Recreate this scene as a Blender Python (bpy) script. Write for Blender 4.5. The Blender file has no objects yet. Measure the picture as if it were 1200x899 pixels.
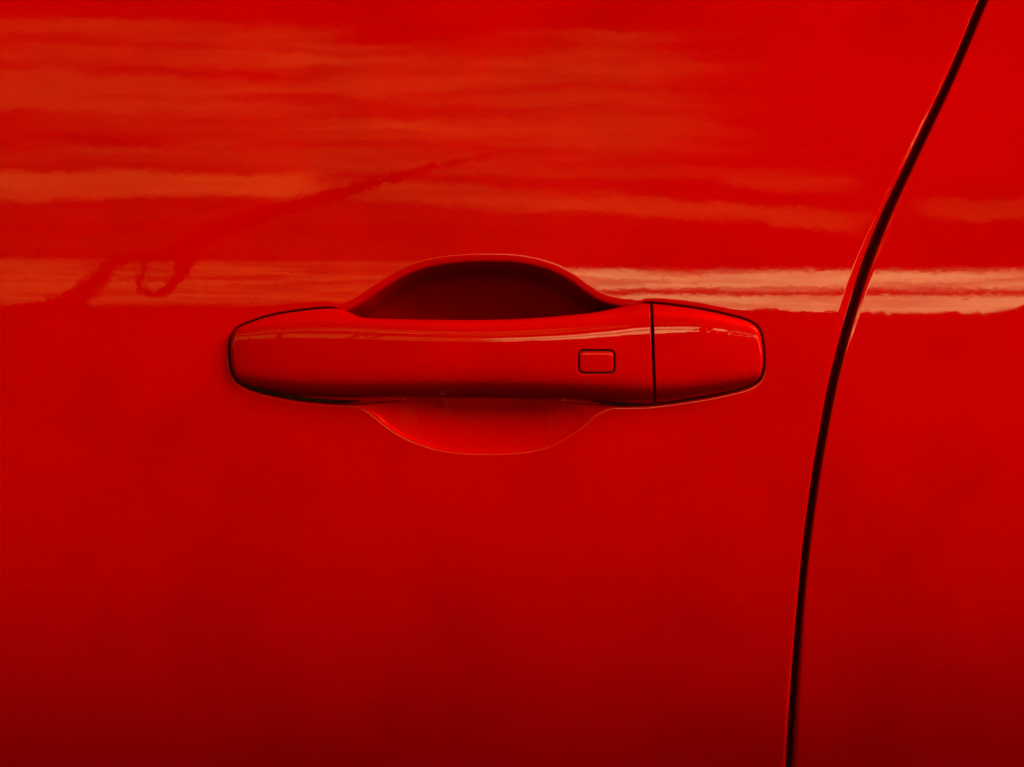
import bpy, math, random
import numpy as np
from math import radians

# ------------------------------------------------------------------ camera
scene = bpy.context.scene
C = scene.collection
S = 0.00035            # one image pixel on the car side = 0.35 mm
Z0 = 0.95              # height of the image's mid line above the ground (door handle height)
D = 0.90               # camera to door skin

cam_data = bpy.data.cameras.new("camera")
cam = bpy.data.objects.new("camera", cam_data)
C.objects.link(cam)
cam.location = (0.0, -D, Z0)
cam.rotation_euler = (radians(90), 0, 0)
cam_data.sensor_width = 36.0
cam_data.lens = 36.0 * D / (1200 * S)
cam_data.clip_start = 0.05
cam_data.clip_end = 8000
scene.camera = cam

# ------------------------------------------------------------------ sky, sun, exposure
SUN_AZ, SUN_EL = 60.0, 33.0          # degrees right of the camera's back, degrees above the horizon
world = bpy.data.worlds.new("World")
scene.world = world
world.use_nodes = True
world.cycles.sampling_method = 'MANUAL'
world.cycles.sample_map_resolution = 512
NT = world.node_tree
NT.nodes.clear()

def W(kind, **kw):
    n = NT.nodes.new(kind)
    for k, v in kw.items():
        setattr(n, k, v)
    return n

def m(op, a, b=None, c=None, clamp=False):
    n = NT.nodes.new("ShaderNodeMath")
    n.operation = op
    n.use_clamp = clamp
    for i, v in enumerate((a, b, c)):
        if v is None:
            continue
        if isinstance(v, (int, float)):
            n.inputs[i].default_value = v
        else:
            NT.links.new(v, n.inputs[i])
    return n.outputs[0]

def smooth(v, lo, hi):
    n = NT.nodes.new("ShaderNodeMapRange")
    n.interpolation_type = 'SMOOTHERSTEP'
    NT.links.new(v, n.inputs[0])
    n.inputs[1].default_value = lo
    n.inputs[2].default_value = hi
    return n.outputs[0]

def combine(x, y, z=0.0):
    n = NT.nodes.new("ShaderNodeCombineXYZ")
    for i, v in enumerate((x, y, z)):
        if isinstance(v, (int, float)):
            n.inputs[i].default_value = v
        else:
            NT.links.new(v, n.inputs[i])
    return n.outputs[0]

def noise(vec, scale, detail=4.0, rough=0.55):
    n = NT.nodes.new("ShaderNodeTexNoise")
    NT.links.new(vec, n.inputs['Vector'])
    n.inputs['Scale'].default_value = scale
    n.inputs['Detail'].default_value = detail
    n.inputs['Roughness'].default_value = rough
    return n.outputs['Fac']

tc = W("ShaderNodeTexCoord")
sp = W("ShaderNodeSeparateXYZ")
NT.links.new(tc.outputs['Generated'], sp.inputs[0])
az = m('MULTIPLY', m('ARCTAN2', sp.outputs[0], m('MULTIPLY', sp.outputs[1], -1)), 180 / math.pi)
el = m('MULTIPLY', m('ARCSINE', sp.outputs[2]), 180 / math.pi)

# slow wander of the cloud sheets, and the streaks inside them (all in degrees of azimuth / elevation)
warp = m('SUBTRACT', noise(combine(m('MULTIPLY', az, 0.16), m('MULTIPLY', el, 0.45)), 1.0, 3.0), 0.5)
fine = m('SUBTRACT', noise(combine(m('MULTIPLY', az, 1.1), m('MULTIPLY', el, 2.6), 3.1), 1.0, 6.0, 0.65), 0.5)
elw = m('ADD', m('ADD', el, m('MULTIPLY', warp, 0.95)), m('MULTIPLY', fine, 0.60))
azw = m('ADD', m('ADD', az, m('MULTIPLY', warp, 2.0)), m('MULTIPLY', fine, 1.6))
streak2 = smooth(noise(combine(m('MULTIPLY', azw, 0.22), m('MULTIPLY', el, 5.5), 2.2), 1.0, 5.0, 0.62), 0.36, 0.62)
streak = smooth(noise(combine(m('MULTIPLY', azw, 0.09), m('MULTIPLY', elw, 1.25), 7.7), 1.0, 3.5, 0.55), 0.34, 0.66)
veil_n = noise(combine(m('MULTIPLY', azw, 0.055), m('MULTIPLY', elw, 0.42), 1.3), 1.0, 5.0, 0.55)

def sheet(a0, a1, e0, e1, slope, strength, soft_a=1.5, soft_e=0.35, e_src=None, inner=0.5, tex=None):
    """one cloud streak: azimuth a0..a1, elevation e0..e1 (degrees), tilted by slope"""
    ac, ah, ec, eh = (a0 + a1) / 2, (a1 - a0) / 2, (e0 + e1) / 2, (e1 - e0) / 2
    f = smooth(m('ABSOLUTE', m('SUBTRACT', azw, ac)), ah + soft_a, ah - soft_a)
    e = m('MULTIPLY_ADD', azw, -slope, e_src or elw)
    g = smooth(m('ABSOLUTE', m('SUBTRACT', e, ec - ac * slope)), eh + soft_e, eh - soft_e)
    k = m('MULTIPLY_ADD', tex or streak, inner * strength, (1.0 - inner) * strength)
    return m('MULTIPLY', m('MULTIPLY', f, g), k)

ell = m('ADD', m('ADD', el, m('MULTIPLY', fine, 0.22)), m('MULTIPLY', warp, 0.25))      # the horizon sheets lie calmer
glow = [   # bright strips low over the horizon, towards the sunset on the right
    sheet(-1.2, 75, 0.92, 1.66, -0.004, 1.12, 2.0, 0.22, ell, 0.62, streak2),
    sheet(-0.5, 75, -0.4, 0.66, -0.003, 1.02, 2.0, 0.17, ell, 0.42, streak2),
]
veil = smooth(veil_n, 0.39, 0.57)
cloud = [
    sheet(-80, -2.0, 1.15, 2.15, 0.0, 0.66, 1.5, 0.22, ell, 0.80, streak2),
    sheet(-80, -1.0, 0.45, 1.15, 0.0, 0.70, 2.0, 0.36, ell, 0.65, streak2),
    sheet(-60, -6.0, 4.40, 5.40, 0.02, 0.78, 1.0, 0.26, None, 0.45),
    sheet(-5.2, 11.0, 4.15, 4.95, -0.085, 0.50, 1.2, 0.28, None, 0.55),
    sheet(7.2, 10.9, 5.20, 5.75, -0.05, 0.26, 0.8, 0.18),
    sheet(13.0, 55, 3.40, 4.10, -0.03, 0.50, 1.2, 0.20),
    m('MULTIPLY', sheet(-60, 6.0, 6.6, 12.2, 0.0, 0.45, 5.0, 0.9, None, 0.75), veil),
    sheet(-14.0, 3.0, 10.1, 10.7, -0.03, 0.24, 3.0, 0.25),
    sheet(-16.0, -2.0, 7.35, 8.2, -0.02, 0.26, 3.0, 0.25),
    sheet(-60, 4.0, 1.9, 7.2, 0.0, 0.07, 4.0, 0.9, None, 0.5),
    sheet(-7.0, 9.5, 5.75, 6.25, -0.03, 0.20, 2.5, 0.20),
]
# the same thin sheets carry on over the rest of the sky
high = m('MULTIPLY', smooth(el, 12.0, 22.0), m('MULTIPLY', smooth(veil_n, 0.42, 0.68), 0.06))
cl = high
for c in cloud:
    cl = m('ADD', cl, c)
gl = m('ADD', glow[0], glow[1])

# a drifting trail that parts the clouds: broken line with a curl in it
def seg_dist(posj, ax, ay, bx, by, w0, w1):
    """signed distance-like value: <0 inside a tapering band from a to b (degrees)"""
    dx, dy = bx - ax, by - ay
    L2 = dx * dx + dy * dy
    def v(op, a, b, c=None):
        n = NT.nodes.new("ShaderNodeVectorMath")
        n.operation = op
        for q, x in enumerate((a, b, c)):
            if x is None:
                continue
            if isinstance(x, tuple):
                n.inputs[q].default_value = x
            else:
                NT.links.new(x, n.inputs[q])
        return n.outputs['Value'] if op in ('DOT_PRODUCT', 'DISTANCE') else n.outputs[0]
    rel = v('SUBTRACT', posj, (ax, ay, 0))
    t = m('MULTIPLY', v('DOT_PRODUCT', rel, (dx / L2, dy / L2, 0)), 1.0, clamp=True)
    d = v('DISTANCE', rel, v('MULTIPLY', (dx, dy, 0), t))
    return m('SUBTRACT', d, m('MULTIPLY_ADD', t, w1 - w0, w0))

jag = m('SUBTRACT', noise(combine(m('MULTIPLY', az, 6.5), m('MULTIPLY', el, 5.0), 5.5), 1.0, 6.0, 0.78), 0.5)
azj = m('ADD', az, m('MULTIPLY', jag, -0.95))
elj = m('ADD', el, m('MULTIPLY', jag, 1.15))
posj = combine(azj, elj)
posc = combine(m('ADD', az, m('MULTIPLY', jag, -0.35)), m('ADD', el, m('MULTIPLY', jag, 0.35)))
trail = None
pts = [(-16.6, -0.6, 0.75), (-14.6, 0.14, 0.46), (-13.6, 0.80, 0.44), (-12.8, 1.95, 0.28), (-12.2, 2.27, 0.20), (-11.1, 2.42, 0.25),
       (-10.0, 3.1, 0.40), (-8.1, 4.15, 0.32), (-6.5, 4.70, 0.28), (-4.6, 5.40, 0.24), (-2.7, 6.05, 0.15), (-0.3, 6.75, 0.05), (1.0, 7.0, -0.08)]
curl = [(-10.3, 2.5, 0.36), (-10.6, 1.54, 0.25), (-10.95, 1.02, 0.20), (-11.25, 0.84, 0.17), (-11.5, 0.84, 0.15), (-11.72, 1.02, 0.14), (-11.82, 1.36, 0.11), (-11.68, 1.68, 0.09), (-11.62, 2.2, 0.11)]
for chain, pos_ in ((pts, posj), (curl, posc)):
    for (ax, ay, w0), (bx, by, w1) in zip(chain[:-1], chain[1:]):
        d = seg_dist(pos_, ax, ay, bx, by, w0, w1)
        trail = d if trail is None else m('MINIMUM', trail, d)
open_ = smooth(trail, -0.07, 0.06)
cl = m('MULTIPLY', cl, open_)
haze_ = m('MULTIPLY_ADD', open_, 0.75, 0.25)         # the trail also dims the clear sky behind it

sky = W("ShaderNodeTexSky", sky_type='NISHITA')
sky.sun_disc = False
sky.sun_elevation = radians(SUN_EL)
sky.sun_rotation = radians(180 - SUN_AZ)
sky.air_density = 1.0
sky.dust_density = 3.0
sky.ozone_density = 1.0

def vscale(col, fac):
    n = W("ShaderNodeVectorMath", operation='SCALE')
    if isinstance(col, tuple):
        n.inputs[0].default_value = col
    else:
        NT.links.new(col, n.inputs[0])
    if isinstance(fac, (int, float)):
        n.inputs['Scale'].default_value = fac
    else:
        NT.links.new(fac, n.inputs['Scale'])
    return n.outputs[0]

def vadd(a, b, op='ADD'):
    n = W("ShaderNodeVectorMath", operation=op)
    for i, v in enumerate((a, b)):
        if isinstance(v, tuple):
            n.inputs[i].default_value = v
        else:
            NT.links.new(v, n.inputs[i])
    return n.outputs[0]

SKY_STRENGTH = 0.10
warm_sky = vadd(sky.outputs[0], (0.20, 0.006, 0.002), 'MULTIPLY')     # red evening haze
warm_sky = vscale(warm_sky, haze_)
cloud_col = vscale((16.0, 4.7, 0.55), cl)
glow_col = vscale((33.0, 26.0, 9.5), gl)
tot = vadd(vadd(warm_sky, cloud_col), glow_col)
bg = W("ShaderNodeBackground")
NT.links.new(tot, bg.inputs['Color'])
bg.inputs['Strength'].default_value = SKY_STRENGTH
wo = W("ShaderNodeOutputWorld")
NT.links.new(bg.outputs[0], wo.inputs['Surface'])

sun_data = bpy.data.lights.new("sun", 'SUN')
sun_data.energy = 1.5
sun_data.angle = radians(32)
sun_data.color = (1.0, 0.12, 0.05)
sun = bpy.data.objects.new("sun", sun_data)
C.objects.link(sun)
a, e = radians(SUN_AZ), radians(SUN_EL)
from mathutils import Vector
sun_dir = Vector((math.sin(a) * math.cos(e), -math.cos(a) * math.cos(e), math.sin(e)))
sun.rotation_euler = sun_dir.to_track_quat('Z', 'Y').to_euler()
sun.location = sun_dir * 20

scene.view_settings.view_transform = 'Standard'
scene.view_settings.look = 'None'
scene.view_settings.gamma = 1.0
scene.view_settings.use_curve_mapping = False
scene.view_settings.exposure = 3.62
scene.cycles.use_denoising = True
scene.cycles.max_bounces = 8

# ------------------------------------------------------------------ materials
def material(name):
    mt = bpy.data.materials.new(name)
    mt.use_nodes = True
    return mt, mt.node_tree, mt.node_tree.nodes['Principled BSDF']

def paint():
    mt, nt, b = material("red_car_paint")
    L = nt.links
    b.inputs['Base Color'].default_value = (0.225, 0.0001, 0.0001, 1)
    b.inputs['Metallic'].default_value = 0.22
    b.inputs['Roughness'].default_value = 0.42
    b.inputs['Specular IOR Level'].default_value = 0.0
    b.inputs['Coat Weight'].default_value = 0.14
    b.inputs['Coat Roughness'].default_value = 0.012
    b.inputs['Coat IOR'].default_value = 1.5
    tcn = nt.nodes.new("ShaderNodeTexCoord")
    # faint mottle imitating blurred ground reflections, painted into the base colour
    n3 = nt.nodes.new("ShaderNodeTexNoise")
    n3.inputs['Scale'].default_value = 12
    n3.inputs['Detail'].default_value = 5
    n3.inputs['Roughness'].default_value = 0.6
    L.new(tcn.outputs['Object'], n3.inputs['Vector'])
    cr = nt.nodes.new("ShaderNodeValToRGB")
    cr.color_ramp.elements[0].position = 0.34
    cr.color_ramp.elements[1].position = 0.56
    cr.color_ramp.elements[0].color = (0.129, 0.0001, 0.0001, 1)
    cr.color_ramp.elements[1].color = (0.153, 0.0001, 0.0001, 1)
    L.new(n3.outputs['Fac'], cr.inputs[0])
    L.new(cr.outputs[0], b.inputs['Base Color'])
    # orange peel of the clear coat: two fine ripples
    n1 = nt.nodes.new("ShaderNodeTexNoise")
    n1.inputs['Scale'].default_value = 420
    n1.inputs['Detail'].default_value = 2
    n2 = nt.nodes.new("ShaderNodeTexNoise")
    n2.inputs['Scale'].default_value = 45
    n2.inputs['Detail'].default_value = 1
    for n in (n1, n2):
        L.new(tcn.outputs['Object'], n.inputs['Vector'])
    b1 = nt.nodes.new("ShaderNodeBump")
    b1.inputs['Strength'].default_value = 1.0
    b1.inputs['Distance'].default_value = 0.0000022
    L.new(n1.outputs['Fac'], b1.inputs['Height'])
    b2 = nt.nodes.new("ShaderNodeBump")
    b2.inputs['Strength'].default_value = 1.0
    b2.inputs['Distance'].default_value = 0.00001
    L.new(n2.outputs['Fac'], b2.inputs['Height'])
    L.new(b1.outputs[0], b2.inputs['Normal'])
    L.new(b2.outputs[0], b.inputs['Coat Normal'])
    return mt

def plain(name, col, rough, scale=300, var=0.35):
    mt, nt, b = material(name)
    tcn = nt.nodes.new("ShaderNodeTexCoord")
    n = nt.nodes.new("ShaderNodeTexNoise")
    n.inputs['Scale'].default_value = scale
    n.inputs['Detail'].default_value = 5
    nt.links.new(tcn.outputs['Object'], n.inputs['Vector'])
    r = nt.nodes.new("ShaderNodeValToRGB")
    r.color_ramp.elements[0].position = 0.3
    r.color_ramp.elements[1].position = 0.7
    r.color_ramp.elements[0].color = tuple(c * (1 - var) for c in col) + (1,)
    r.color_ramp.elements[1].color = tuple(c * (1 + var) for c in col) + (1,)
    nt.links.new(n.outputs['Fac'], r.inputs[0])
    nt.links.new(r.outputs[0], b.inputs['Base Color'])
    b.inputs['Roughness'].default_value = rough
    b.inputs['Specular IOR Level'].default_value = 0.15
    return mt

PAINT = paint()
RUBBER = plain("black_rubber", (0.006, 0.004, 0.004), 0.75)
GROUND = plain("dark_asphalt", (0.045, 0.030, 0.026), 0.95, 0.35, 0.45)
WOOD = plain("far_foliage", (0.035, 0.030, 0.020), 0.95, 0.05, 0.4)

# ------------------------------------------------------------------ mesh helpers
def link_mesh(name, verts, faces, mat, parent=None, smooth_shade=True):
    me = bpy.data.meshes.new(name)
    verts = np.asarray(verts, dtype=np.float32)
    faces = np.asarray(faces, dtype=np.int32)
    k = faces.shape[1]
    me.vertices.add(len(verts))
    me.vertices.foreach_set("co", verts.ravel())
    me.loops.add(faces.size)
    me.loops.foreach_set("vertex_index", faces.ravel())
    me.polygons.add(len(faces))
    me.polygons.foreach_set("loop_start", np.arange(0, faces.size, k, dtype=np.int32))
    me.polygons.foreach_set("loop_total", np.full(len(faces), k, dtype=np.int32))
    me.polygons.foreach_set("use_smooth", np.full(len(faces), smooth_shade, dtype=bool))
    me.update(calc_edges=True)
    me.validate()
    me.materials.append(mat)
    o = bpy.data.objects.new(name, me)
    C.objects.link(o)
    if parent:
        o.parent = parent
    return o

def grid_faces(nr, nc, off=0, flip=False):
    i, j = np.meshgrid(np.arange(nr - 1), np.arange(nc - 1), indexing='ij')
    a = (i * nc + j).ravel() + off
    f = np.stack([a, a + 1, a + nc + 1, a + nc], 1)
    return f[:, ::-1] if flip else f

def spline(pts, n=14, closed=False):
    """Catmull-Rom (centripetal-ish, uniform) through the points"""
    P = np.asarray(pts, float)
    out = []
    N = len(P)
    segs = N if closed else N - 1
    for i in range(segs):
        if closed:
            p0, p1, p2, p3 = P[(i - 1) % N], P[i], P[(i + 1) % N], P[(i + 2) % N]
        else:
            p1, p2 = P[i], P[i + 1]
            p0 = P[i - 1] if i > 0 else 2 * p1 - p2
            p3 = P[i + 2] if i + 2 < N else 2 * p2 - p1
        t = np.linspace(0, 1, n, endpoint=False)[:, None]
        out.append(0.5 * ((2 * p1) + (-p0 + p2) * t + (2 * p0 - 5 * p1 + 4 * p2 - p3) * t ** 2
                          + (-p0 + 3 * p1 - 3 * p2 + p3) * t ** 3))
    R = np.concatenate(out)
    if not closed:
        R = np.vstack([R, P[-1]])
    return R

def sdf(px, py, poly):
    """signed distance to a closed polygon (inside positive) and the nearest point's y"""
    A = poly
    B = np.roll(poly, -1, 0)
    shp = px.shape
    qx, qy = px.ravel().astype(float), py.ravel().astype(float)
    n = len(qx)
    dist = np.empty(n); ny = np.empty(n)
    d = B - A
    L2 = (d ** 2).sum(1) + 1e-12
    T = 24.0
    key = np.floor(qx / T).astype(np.int64) * 100003 + np.floor(qy / T).astype(np.int64)
    order = np.argsort(key, kind='stable')
    cuts = np.concatenate([[0], np.where(np.diff(key[order]))[0] + 1, [n]])
    for s0, s1 in zip(cuts[:-1], cuts[1:]):
        ids = order[s0:s1]
        Q = np.stack([qx[ids], qy[ids]], 1)
        c = (Q.min(0) + Q.max(0)) / 2
        R = np.hypot(*(Q.max(0) - c)) + 1e-6
        t = np.clip(((c - A) * d).sum(1) / L2, 0, 1)
        dc = np.hypot(*(A + t[:, None] * d - c).T)
        kk = np.where(dc <= dc.min() + 2 * R + 1e-6)[0]
        a, dd_, l2 = A[kk], d[kk], L2[kk]
        rel = Q[:, None, :] - a[None]
        t = np.clip((rel * dd_[None]).sum(2) / l2, 0, 1)
        near = a[None] + t[..., None] * dd_[None]
        e2 = ((Q[:, None, :] - near) ** 2).sum(2)
        k = e2.argmin(1)
        r = np.arange(len(Q))
        dist[ids] = np.sqrt(e2[r, k]); ny[ids] = near[r, k, 1]
    ins = np.zeros(n, bool)
    for (ax, ay), (bx, by) in zip(A, B):
        if ay == by:
            continue
        hit = (ay > qy) != (by > qy)
        if hit.any():
            hq = np.where(hit)[0]
            ins[hq] ^= qx[hq] < ax + (qy[hq] - ay) / (by - ay) * (bx - ax)
    return np.where(ins, dist, -dist).reshape(shp), ny.reshape(shp)

def sstep(v, a, b):
    t = np.clip((v - a) / (b - a), 0, 1)
    return t * t * (3 - 2 * t)

# ------------------------------------------------------------------ shape of the car side (outlines read off in image pixels, y down)
# tilt of the skin with height: a shallow crown that rolls under towards the sill
_kp = [-700, -300, 0, 368, 520, 650, 780, 899, 1100, 1500]
_kt = [6.5, 4.2, 1.6, -0.9, -2.2, -8.0, -19, -33, -40, -42]
_yy = np.arange(-900, 1701, 1.0)
_tilt = np.interp(_yy, _kp, _kt)
_ker = np.hanning(141); _ker /= _ker.sum()
_tilt = np.convolve(np.pad(_tilt, 70, mode='edge'), _ker, 'valid')
_slope = np.tan(np.radians(_tilt)) * S
_depth = -np.cumsum(_slope)                     # going down the image = going down the door
_depth -= np.interp(450, _yy, _depth)
RH = 8.0

def skin(px, py):
    """depth (m, away from the camera) of the plain door skin"""
    x = (px - 600) * S
    return np.interp(py, _yy, _depth) + x * x / (2 * RH)

def to_world(px, py, y):
    return np.stack([(px - 600) * S, y, Z0 + (450 - py) * S], -1)

HANDLE = [(270, 418), (270, 404), (272, 393), (279, 385), (296, 377.5), (320, 370.5), (350, 365.5), (380, 362.5),
          (398, 363), (411, 367.5), (424, 372.5), (450, 374.2), (500, 375.2), (560, 375.6), (620, 373.8), (680, 368.8), (706, 365.2),
          (730, 360), (757, 356.3), (790, 359.2), (825, 364.5), (855, 371), (874, 376.4), (886, 383.5), (891.5, 394), (894, 412),
          (894, 428), (891, 441), (883, 449.5), (868, 455.5), (840, 462), (805, 468), (768, 473), (740, 474.3), (715, 474),
          (690, 472.2), (650, 469.5), (600, 467.6), (560, 467), (500, 467.4), (460, 469.2), (425, 472), (400, 472.3), (375, 470.6),
          (345, 467), (312, 460.5), (291, 454), (279, 446), (272.5, 434)]
BOWL = [(384, 405), (376, 380), (380, 365), (392, 359.5), (404, 356), (420, 347.5), (440, 333.5), (470, 315.5), (500, 305), (535, 299.5), (570, 298), (610, 299.8),
        (645, 308), (672, 321.5), (690, 334.5), (706, 344.5), (724, 349.8), (745, 352.2), (763, 354.8), (774, 362), (775, 390), (774, 440), (772, 462), (764, 474),
        (742, 477.8), (718, 480.8), (701, 488), (684, 503), (665, 516), (645, 526), (620, 532), (590, 534.5), (550, 534.5),
        (515, 530.5), (480, 519), (455, 505), (436, 489.5), (419, 478.8), (402, 474.5), (388, 469), (382, 452), (383, 430)]
handle_poly = spline(HANDLE, 6, True)
bowl_poly = spline(BOWL, 8, True)

GAP_Y = [-720, -400, -250, -120, 0, 50, 100, 150, 200, 250, 300, 350, 400, 450, 500, 550, 600, 650, 700, 750, 800, 850, 899, 1000, 1300, 1700]
GAP_L = [1530.5, 1345.6, 1265.8, 1200.9, 1147, 1126.5, 1104.8, 1080.7, 1057, 1033, 1013, 997, 983, 970.5, 961, 952.5, 945.5, 939.5, 935, 931, 927.5, 924.5, 922, 918, 912, 908]
GAP_R = [1542, 1357, 1277, 1212, 1157.5, 1136.5, 1115, 1091.5, 1068, 1045, 1025, 1008, 993.5, 981, 971, 962, 954.5, 948, 943, 939, 935.5, 932.5, 930, 926, 920, 916]
def gap(py, tab):
    p = spline(np.stack([GAP_Y, tab], 1), 12)
    x = np.interp(py, p[:, 0], p[:, 1])
    return 600 + (x - 600) * (1 + skin(x, py) / D)

MM = 0.35     # mm per image pixel
def bowl_depth(px, py):
    d, ny = sdf(px, py, bowl_poly)
    d = d * MM
    dm = np.linspace(0, 60, 1201)
    top = np.interp(dm, [0, .5, 1.0, 2.6, 3.3, 3.8, 7.0, 9.5, 13, 20, 27, 34, 60], [0, 1.6, 5, 13, 62, 78, 78, 52, 30, 20, 15, 0, 0])
    bot = np.interp(dm, [0, .25, .9, 1.3, 1.7, 2.1, 2.8, 12, 18, 28, 60], [0, 3.0, 7.5, 24, 34, 27, 15, 15, 20, 0, 0])
    step = dm[1] - dm[0]
    it, ib = [np.concatenate([[0], np.cumsum(np.tan(np.radians(t)))[:-1] * step]) for t in (top, bot)]
    w = sstep(py, 376, 466)
    v = np.interp(np.maximum(d, 0), dm, it) * (1 - w) + np.interp(np.maximum(d, 0), dm, ib) * w
    return np.where(d > 0, v, 0) * 0.001

def pocket_depth(px, py):
    d, ny = sdf(px, py, handle_poly)
    up = py < 420
    fade = np.where(up, np.where(px < 580, sstep(-px, -404, -384), sstep(px, 742, 760)), 1.0)
    lipf = np.where(up, np.where(px < 580, sstep(-px, -425, -350), sstep(px, 725, 800)), 1.0)
    off = (2.5 + 0.9 * sstep(py, 400, 440)) * fade - 1.0 * (1 - fade)
    v = sstep(d + off, 0.0, 2.2) * 0.0040
    lip = np.exp(-np.maximum(-(d + off), 0) / 1.5) * 0.00006 * lipf      # softly rolled edge
    return v + lip

# ------------------------------------------------------------------ ground and far wood
def build_ground():
    R = 3000.0
    n = 72
    rings = [0.0, 4, 20, 100, 500, R]
    v = [(0, 0, 0)]
    f = []
    for r in rings[1:]:
        for k in range(n):
            t = 2 * math.pi * k / n
            v.append((r * math.cos(t), r * math.sin(t), 0))
    me = bpy.data.meshes.new("ground")
    faces = [(0, 1 + k, 1 + (k + 1) % n) for k in range(n)]
    for i in range(len(rings) - 2):
        o0, o1 = 1 + i * n, 1 + (i + 1) * n
        faces += [(o0 + k, o1 + k, o1 + (k + 1) % n, o0 + (k + 1) % n) for k in range(n)]
    me.from_pydata(v, [], faces)
    me.materials.append(GROUND)
    o = bpy.data.objects.new("ground", me)
    C.objects.link(o)
    o["kind"] = "structure"
    o["label"] = "dark ground reflected in the lower half of the paint"

build_ground()

def build_wood():
    """far belt of trees along the horizon, seen only as a ragged edge in the paint"""
    rng = random.Random(4)
    ico_v, ico_f = [], []
    ph = (1 + 5 ** .5) / 2
    for s1 in (-1, 1):
        for s2 in (-1, 1):
            ico_v += [(0, s1, s2 * ph), (s1, s2 * ph, 0), (s2 * ph, 0, s1)]
    ico_v = np.array(ico_v) / math.hypot(1, ph)
    from itertools import combinations
    for i, j, k in combinations(range(12), 3):
        if all(np.linalg.norm(ico_v[p] - ico_v[q]) < 1.2 for p, q in ((i, j), (j, k), (i, k))):
            c = (ico_v[i] + ico_v[j] + ico_v[k])
            nn = np.cross(ico_v[j] - ico_v[i], ico_v[k] - ico_v[i])
            ico_f.append((i, j, k) if nn.dot(c) > 0 else (i, k, j))
    ico_f = np.array(ico_f)
    V, F = [], []
    n = 0
    R0 = 620.0
    for k in range(9000):
        t = rng.uniform(-88, 88)
        r = R0 + rng.uniform(-25, 60)
        prof = 2.6 + 1.6 * math.sin(t * 0.31 + 1.0) + 1.3 * math.sin(t * 0.83) + 0.9 * math.sin(t * 2.3 + 2)
        prof = max(1.2, prof)
        sx = rng.uniform(0.6, 2.2)
        h = prof * rng.uniform(0.78, 1.06) + (rng.random() < 0.06 and t > 10.5) * rng.uniform(0.5, 1.6)
        sc = np.array([sx, sx, h / 2])
        pos = np.array([r * math.sin(radians(t)), -r * math.cos(radians(t)), h / 2 - 0.1])
        jit = np.array([[rng.uniform(.75, 1.2) for _ in range(3)] for _ in range(12)])
        V.append(ico_v * sc * jit + pos)
        F.append(ico_f + n)
        n += 12
    for tc_ in [-74, -63, -58, -41, -33, -24, 17.6, 18.1, 18.5, 19.2, 19.6, 20.6, 21.4, 22, 23, 25.5, 27, 31, 33, 34.5, 38, 44, 46, 52, 57, 66, 71]:
        dist_ = rng.uniform(150, 230)
        ht = dist_ * math.tan(radians(rng.uniform(1.2, 2.6) if abs(tc_) > 16 else 0.7))
        wd = ht * rng.uniform(0.35, 0.6)
        for k in range(70):
            uu = rng.uniform(0.18, 1.0)
            ww = wd * math.sin(math.pi * min(1, (uu - 0.1) * 0.95)) ** 0.7
            aa = rng.uniform(0, 2 * math.pi)
            rr = ww * math.sqrt(rng.random())
            cx = dist_ * math.sin(radians(tc_)) + rr * math.cos(aa)
            cy = -dist_ * math.cos(radians(tc_)) + rr * math.sin(aa)
            sz = ht * rng.uniform(0.04, 0.10)
            jit = np.array([[rng.uniform(.6, 1.4) for _ in range(3)] for _ in range(12)])
            V.append(ico_v * sz * jit + np.array([cx, cy, uu * ht]))
            F.append(ico_f + n)
            n += 12
        V.append(ico_v * np.array([ht * .015, ht * .015, ht * .3]) + np.array([dist_ * math.sin(radians(tc_)), -dist_ * math.cos(radians(tc_)), ht * .25]))
        F.append(ico_f + n)
        n += 12
    o = link_mesh("far_treeline", np.concatenate(V), np.concatenate(F), WOOD, None, False)
    o["kind"] = "stuff"
    o["label"] = "distant dark treeline mirrored as a ragged horizon in the red paint"

build_wood()

# ------------------------------------------------------------------ the car side
car = bpy.data.objects.new("car", None)
C.objects.link(car)
car["label"] = "glossy red car side with flush door handle and curved door gap"
car["category"] = "car"

def edge_rows(px, py, y, sign, r, flange, nx, nz):
    """rolled edge: quarter round of radius r (m, per row) then a flange going back"""
    out = []
    for k in range(1, 9):
        t = k / 8 * math.pi / 2
        ox = r * math.sin(t)
        out.append((ox, r * (1 - math.cos(t))))
    for dpt in (0.004, 0.010, flange):
        out.append((r, r + dpt))
    return out

def hem(dist, w, deg):
    """the last few mm of a panel bend in by a few degrees (dist in image pixels from the roll)"""
    q = np.clip(w - dist, 0, None)
    k = np.minimum(q, 1.6)
    return (k * k / 3.2 + np.maximum(q - 1.6, 0)) * S * np.tan(np.radians(deg))

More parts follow.
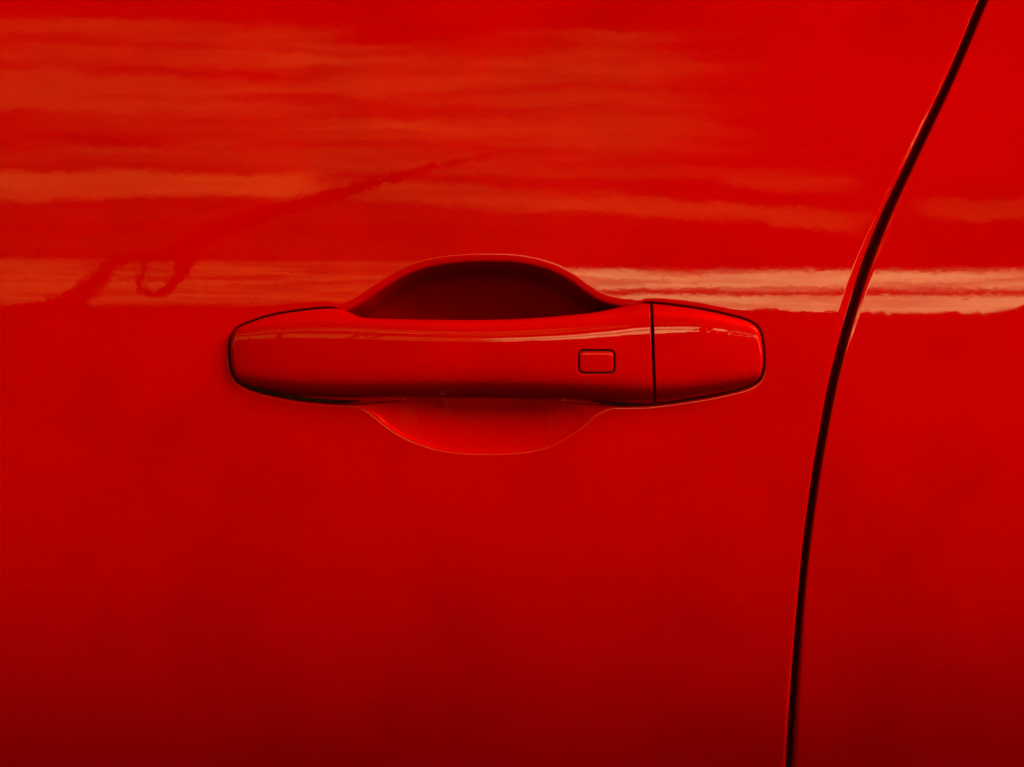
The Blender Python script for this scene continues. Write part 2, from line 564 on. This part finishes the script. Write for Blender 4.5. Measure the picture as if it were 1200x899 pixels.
def fender_and_door():
    # ---- door skin: tensor grid, fine round the handle
    xs = np.concatenate([np.linspace(-900, 200, 71)[:-1], np.linspace(200, 258, 30)[:-1], np.arange(258, 902, 0.9)])
    py = np.concatenate([np.linspace(-700, 230, 90)[:-1], np.linspace(230, 288, 30)[:-1], np.arange(288, 546, 0.9),
                         np.linspace(546, 620, 30)[1:], np.linspace(620, 1680, 95)[1:]])
    xl = gap(py, GAP_L)
    dl = np.gradient(xl, py)
    nx = 1 / np.sqrt(1 + dl ** 2)          # outward normal of the edge in image coordinates: (nx, -dl*nx)
    ny = -dl * nx
    r = (0.0006 + 0.0012 * sstep(py, 650, 900)) * np.ones_like(py)
    x_in = xl - r / S / nx * 1.0           # where the roll begins
    PX = np.concatenate([np.repeat(xs[None], len(py), 0),
                         np.stack([xs[-1] + (x_in - 14 - xs[-1]) * t for t in np.linspace(0, 1, 31)[1:]], 1),
                         np.stack([x_in - 14 + 14 * t for t in np.linspace(0, 1, 29)[1:]], 1)], 1)
    PY = np.repeat(py[:, None], PX.shape[1], 1)
    Y = skin(PX, PY)
    sub = (PX > 258) & (PX < 902) & (PY > 288) & (PY < 546)
    b = bowl_depth(PX[sub], PY[sub])
    p = pocket_depth(PX[sub], PY[sub])
    Y[sub] += np.maximum(b, p)
    # the skin eases over towards the gap
    dist = (x_in[:, None] - PX) * nx[:, None]
    Y += hem(dist, (3.0 + 4.5 * sstep(py, 240, 350) - 3.5 * sstep(py, 380, 460))[:, None],
             np.interp(py, [0, 150, 250, 350, 390, 460], [5.0, 8.0, 10.0, 10.0, 5.0, 2.0])[:, None])
    cols = [to_world(PX, PY, Y)]
    for k in range(1, 9):
        t = k / 8 * math.pi / 2
        ox = r / S * math.sin(t)
        cols.append(to_world(x_in + ox * nx, py + ox * ny, Y[:, -1] + r * (1 - math.cos(t)))[:, None])
    for dp in (0.003, 0.009, 0.022):
        ox = r / S
        cols.append(to_world(x_in + ox * nx, py + ox * ny, Y[:, -1] + r + dp)[:, None])
    V = np.concatenate(cols, 1)
    nr, nc = V.shape[:2]
    door = link_mesh("door_panel", V.reshape(-1, 3), grid_faces(nr, nc, flip=True), PAINT, car)
    door["label"] = "large smooth red door skin with scooped recess behind the handle"

    # ---- rear quarter panel
    py = np.concatenate([np.linspace(-700, 620, 220)[:-1], np.linspace(620, 1680, 130)])
    xr = gap(py, GAP_R)
    dl = np.gradient(xr, py)
    nx = 1 / np.sqrt(1 + dl ** 2)
    ny = -dl * nx
    r = (0.0006 + 0.0012 * sstep(py, 650, 900)) * np.ones_like(py)
    x_in = xr + r / S / nx
    tt = np.concatenate([np.linspace(0, 0.016, 33)[:-1], np.linspace(0.016, 0.15, 30)[:-1], np.linspace(0.15, 1, 40)])
    PX = x_in[:, None] + (2100 - x_in[:, None]) * tt[None]
    PY = np.repeat(py[:, None], PX.shape[1], 1)
    Y = skin(PX, PY) + hem((PX - x_in[:, None]) * nx[:, None], 3.5, 2.5)
    cols = []
    for dp in (0.022, 0.009, 0.003):
        ox = r / S
        cols.append(to_world(x_in - ox * nx, py - ox * ny, Y[:, 0] + r + dp)[:, None])
    for k in range(8, 0, -1):
        t = k / 8 * math.pi / 2
        ox = r / S * math.sin(t)
        cols.append(to_world(x_in - ox * nx, py - ox * ny, Y[:, 0] + r * (1 - math.cos(t)))[:, None])
    cols.append(to_world(PX, PY, Y))
    V = np.concatenate(cols, 1)
    nr, nc = V.shape[:2]
    q = link_mesh("rear_body_panel", V.reshape(-1, 3), grid_faces(nr, nc, flip=True), PAINT, car)
    q["label"] = "red body panel to the right of the door gap"

    # ---- rubber seal down the gap
    py = np.linspace(-700, 1680, 220)
    xc = (gap(py, GAP_L) + gap(py, GAP_R)) / 2
    prof = [(-60, 0.024), (-30, 0.0175), (-14, 0.0150), (-6, 0.0138), (0, 0.0134), (6, 0.0138), (14, 0.0150), (30, 0.0175), (60, 0.024)]
    V = np.stack([to_world(xc + a, py, skin(xc, py) + b) for a, b in prof], 1)
    s = link_mesh("door_jamb", V.reshape(-1, 3), grid_faces(len(py), len(prof), flip=True), PAINT, car)
    s["label"] = "shadowed red door jamb deep inside the gap"

fender_and_door()

# ------------------------------------------------------------------ the handle
_top = handle_poly[:0]
i_l = int(np.argmin(handle_poly[:, 0])); i_r = int(np.argmax(handle_poly[:, 0]))
roll = np.roll(handle_poly, -i_l, 0)
k_r = int(np.argmax(roll[:, 0]))
TOP, BOT = roll[:k_r + 1], np.vstack([roll[k_r:], roll[:1]])[::-1]
X_L, X_R = roll[0, 0], roll[k_r, 0]
def mono(a):
    x = np.maximum.accumulate(a[:, 0]) + np.arange(len(a)) * 1e-7
    return x, a[:, 1]
tx, ty = mono(TOP); bx_, by_ = mono(BOT)
def z_top(x): return np.interp(x, tx, ty)
def z_bot(x): return np.interp(x, bx_, by_)

PX_K = [270, 285, 310, 350, 420, 520, 620, 720, 800, 850, 880, 894]
PP_K = [2.8, 4.4, 6.2, 8.2, 10.6, 12.2, 12.4, 11.2, 9.0, 7.2, 5.9, 5.2]
_pp = spline(np.stack([PX_K, PP_K], 1), 12)
AX_K = [270, 310, 420, 600, 700, 760, 820, 894]
AA_K = [4.0, 6.0, 10.5, 11.5, 9.4, 6.8, 4.6, 3.4]
_aa = spline(np.stack([AX_K, AA_K], 1), 12)
VT = spline([(262, 384), (300, 376), (345, 369.5), (400, 367), (480, 370.5), (560, 372), (640, 369), (720, 361.5), (760, 358), (830, 364), (902, 382)], 8)
VB = spline([(262, 450), (300, 459), (345, 467), (400, 471.5), (480, 470), (560, 469), (650, 471), (720, 474), (768, 473.5), (830, 465), (902, 450)], 8)
BV = spline([(0, 0.36), (0.03, 0.61), (0.06, 0.785), (0.09, 0.89), (0.12, 0.945), (0.16, 0.978), (0.21, 0.9915), (0.28, 0.9985), (0.36, 1.0), (0.50, 0.9955), (0.62, 0.980),
             (0.71, 0.946), (0.775, 0.887), (0.82, 0.79), (0.86, 0.62), (0.89, 0.38), (0.92, 0.04), (0.945, -0.34), (0.96, -0.50), (0.975, -0.55), (1.0, -0.57)], 12)

BTN = (699.0, 424.5, 19.8, 12.2, 4.5)      # centre, half sizes, corner radius
def rrect(px, py, grow=0.0):
    cx, cy, hx, hy, r = BTN
    hx, hy, r = hx + grow, hy + grow, max(r + grow, 0.5)
    qx, qy = np.abs(px - cx) - (hx - r), np.abs(py - cy) - (hy - r)
    return np.hypot(np.maximum(qx, 0), np.maximum(qy, 0)) + np.minimum(np.maximum(qx, qy), 0) - r

def seam_x(py):
    return 763.2 + (py - 357) * 0.036

def handle_height(px, py, d):
    """how far (m) the handle front stands proud of the plain skin"""
    P = np.interp(px, _pp[:, 0], _pp[:, 1]); A = np.interp(px, _aa[:, 0], _aa[:, 1])
    t, b = np.interp(px, VT[:, 0], VT[:, 1]), np.interp(px, VB[:, 0], VB[:, 1])
    v = np.clip((py - t) / np.maximum(b - t, 1e-3), 0, 1)
    h = P - A * (1 - np.interp(v, BV[:, 0], BV[:, 1]))
    rr = 1.5
    q = np.clip(rr - d * MM, 0, rr)
    h = h - (rr - np.sqrt(np.maximum(rr * rr - q * q, 0)))
    return h * 0.001

def proj(px, py, h):
    """pixel position of a point standing h proud of the skin (shifted to keep its place in the image)"""
    k = 1 - h / D
    return 600 + (px - 600) * k, 450 + (py - 450) * k

def handle_part(name, xa, xb, parent, seam_side, button=False):
    # clustered columns: close together at both ends and round the button
    def cluster(n):
        t = np.linspace(0, 1, n)
        return t
    base = np.linspace(0, 1, 260 if xb - xa > 300 else 110)
    cl = 0.5 - 0.5 * np.cos(base * math.pi)
    u = np.sort(np.concatenate([cl, base]))
    if button:
        bu = np.linspace((672 - xa) / (xb - xa), (726 - xa) / (xb - xa), 110)
        u = np.sort(np.concatenate([u[(u < bu[0]) | (u > bu[-1])], bu]))
        u = u[np.concatenate([[True], np.diff(u) > 1e-6])]
    else:
        u = u[np.concatenate([[True], np.diff(u) > 1e-6])]
    v = np.concatenate([0.5 - 0.5 * np.cos(np.linspace(0, 1, 90) * math.pi), np.linspace(0.36, 0.74, 90) if button else np.linspace(0.3, 0.7, 20)])
    v = np.unique(np.round(v, 5))
    X = xa + (xb - xa) * u
    X = np.clip(X, X_L + 1e-4, X_R - 1e-4)
    t, b = z_top(X), z_bot(X)
    PYg = t[None] + (b - t)[None] * v[:, None]
    PXg = np.repeat(X[None], len(v), 0)
    # slant the cut between grip and end cap
    w = (X - xa) / (xb - xa)
    if seam_side == 'right':
        PXg = PXg + ((seam_x(PYg) - 1.6) - xb) * np.clip((w - 0.8) / 0.2, 0, 1)[None]
        ds = (seam_x(PYg) - 1.6) - PXg
    else:
        PXg = PXg + ((seam_x(PYg) + 1.6) - xa) * np.clip((0.3 - w) / 0.3, 0, 1)[None]
        ds = PXg - (seam_x(PYg) + 1.6)
    d, _ = sdf(PXg, PYg, handle_poly)
    d = np.maximum(d, 0)
    H = handle_height(PXg, PYg, d)
    rs = 0.40
    q = np.clip(rs - ds * MM, 0, rs)
    H = H - 0.001 * (rs - np.sqrt(np.maximum(rs * rs - q * q, 0)))
    if button:
        g = rrect(PXg, PYg, 2.3)
        H = H - 0.0016 * sstep(-g, -0.4, 1.0) 
    qx, qy = proj(PXg, PYg, H)
    F = to_world(qx, qy, skin(PXg, PYg) - H)
    # back face: stands clear of the recess between its two feet
    mid = sstep(PXg, 395, 425) * (1 - sstep(PXg, 700, 735))
    Hb = np.minimum(-0.0030 + 0.0045 * mid, H - 0.0006)
    B = to_world(qx, qy, skin(PXg, PYg) - Hb)
    nr, nc = F.shape[:2]
    # side walls: ring of boundary vertices (own copies, for a crisp turn)
    ring = [(0, j) for j in range(nc)] + [(i, nc - 1) for i in range(1, nr)] + [(nr - 1, j) for j in range(nc - 2, -1, -1)] + [(i, 0) for i in range(nr - 2, 0, -1)]
    ri = np.array([i * nc + j for i, j in ring])
    Fv, Bv = F.reshape(-1, 3), B.reshape(-1, 3)
    V = np.concatenate([Fv, Bv])
    n = nr * nc
    m2 = len(ri)
    nxt = np.roll(ri, -1)
    side = np.stack([ri, ri + n, nxt + n, nxt], 1)
    faces = np.concatenate([grid_faces(nr, nc, flip=True), grid_faces(nr, nc, off=n), side[:, ::-1]])
    return link_mesh(name, V, faces, PAINT, parent)

grip = handle_part("door_handle", X_L, 762.0, car, 'right', True)
grip["label"] = "red pull handle with a small rectangular button near its right end"
cap = handle_part("end_cap", 768.0, X_R, grip, 'left')
cap["label"] = "tapered red end cap of the handle beyond the seam"

def build_button():
    """small rounded-rectangle touch button, domed slightly, and the dark slot round it"""
    cx, cy, hx, hy, r = BTN
    N = 64
    def ring(grow):
        out = []
        a, b, rr = hx + grow, hy + grow, max(r + grow, 0.4)
        for k in range(N):
            t = 2 * math.pi * (k + 0.5) / N
            c, s = math.cos(t), math.sin(t)
            # superellipse-like rounded rectangle: march out from the centre
            lo, hi = 0.0, 60.0
            for _ in range(30):
                mid = (lo + hi) / 2
                if rrect(np.array(cx + c * mid), np.array(cy + s * mid), grow) < 0:
                    lo = mid
                else:
                    hi = mid
            out.append((cx + c * lo, cy + s * lo))
        return np.array(out)
    def lift(P, dh):
        d, _ = sdf(P[:, 0], P[:, 1], handle_poly)
        H = handle_height(P[:, 0], P[:, 1], np.maximum(d, 0)) + dh
        qx, qy = proj(P[:, 0], P[:, 1], H)
        return to_world(qx, qy, skin(P[:, 0], P[:, 1]) - H)
    rings = []
    base = ring(0.0)
    for grow, dh in ((0.0, -0.0013), (0.0, -0.00042), (-0.25, -0.00022), (-0.8, -0.00010), (-1.6, -0.00005)):
        rings.append(lift(ring(grow), dh))
    inner = ring(-1.6)
    for k in (0.75, 0.5, 0.25):
        rings.append(lift(np.array([cx, cy]) + (inner - [cx, cy]) * k, -0.00005))
    V = np.concatenate(rings + [lift(np.array([[cx, cy]]), -0.00005)])
    faces = []
    for i in range(len(rings) - 1):
        for k in range(N):
            k2 = (k + 1) % N
            faces.append((i * N + k, i * N + k2, (i + 1) * N + k2, (i + 1) * N + k))
    last = (len(rings) - 1) * N
    c = len(rings) * N
    tri = [(last + k, last + (k + 1) % N, c) for k in range(N)]
    me = bpy.data.meshes.new("lock_button")
    me.from_pydata([tuple(p) for p in V], [], faces + tri)
    me.polygons.foreach_set("use_smooth", [True] * len(me.polygons))
    import bmesh
    bm = bmesh.new(); bm.from_mesh(me); bmesh.ops.recalc_face_normals(bm, faces=bm.faces); bm.to_mesh(me); bm.free()
    me.materials.append(PAINT)
    o = bpy.data.objects.new("lock_button", me)
    C.objects.link(o); o.parent = grip
    o["label"] = "small rounded rectangular red button outlined by a dark slot"
    # black ring added in the slot, standing in for its shade
    r0, r1 = lift(ring(2.2), -0.00095), lift(ring(-0.3), -0.00095)
    link_mesh("slot_shade_ring", np.concatenate([r0, r1]), [(k, (k + 1) % N, N + (k + 1) % N, N + k) for k in range(N)], RUBBER, grip)

build_button()

def build_gaskets():
    """black gasket lying in the pocket round each foot of the handle"""
    P = handle_poly
    T = np.roll(P, -1, 0) - np.roll(P, 1, 0)
    T /= np.linalg.norm(T, axis=1)[:, None]
    Nn = np.stack([T[:, 1], -T[:, 0]], 1)        # outward for this winding
    c = P.mean(0)
    if ((P - c) * Nn).sum() < 0:
        Nn = -Nn
    left = np.where((P[:, 0] < 392) | ((P[:, 0] < 425) & (P[:, 1] > 420)))[0]
    right = np.where((P[:, 0] > 752) | ((P[:, 0] > 690) & (P[:, 1] > 420)))[0]
    for idx in (left, right):
        brk = np.where(np.diff(idx) > 1)[0]
        if len(brk):
            idx = np.concatenate([idx[brk[0] + 1:], idx[:brk[0] + 1]])
        rows = []
        for off, h in ((-3.0, -0.0016), (0.5, -0.0018), (2.6, -0.0020), (3.4, -0.0034)):
            e = np.minimum(np.arange(len(idx)), np.arange(len(idx))[::-1]) / 12.0
            Q = P[idx] + Nn[idx] * (np.minimum(off, -1.5 + (off + 1.5) * np.clip(e, 0, 1)))[:, None]
            rows.append(to_world(Q[:, 0], Q[:, 1], skin(Q[:, 0], Q[:, 1]) - h))
        V = np.stack(rows, 1)
        link_mesh("gasket", V.reshape(-1, 3), grid_faces(len(idx), 4), RUBBER, grip)

build_gaskets()
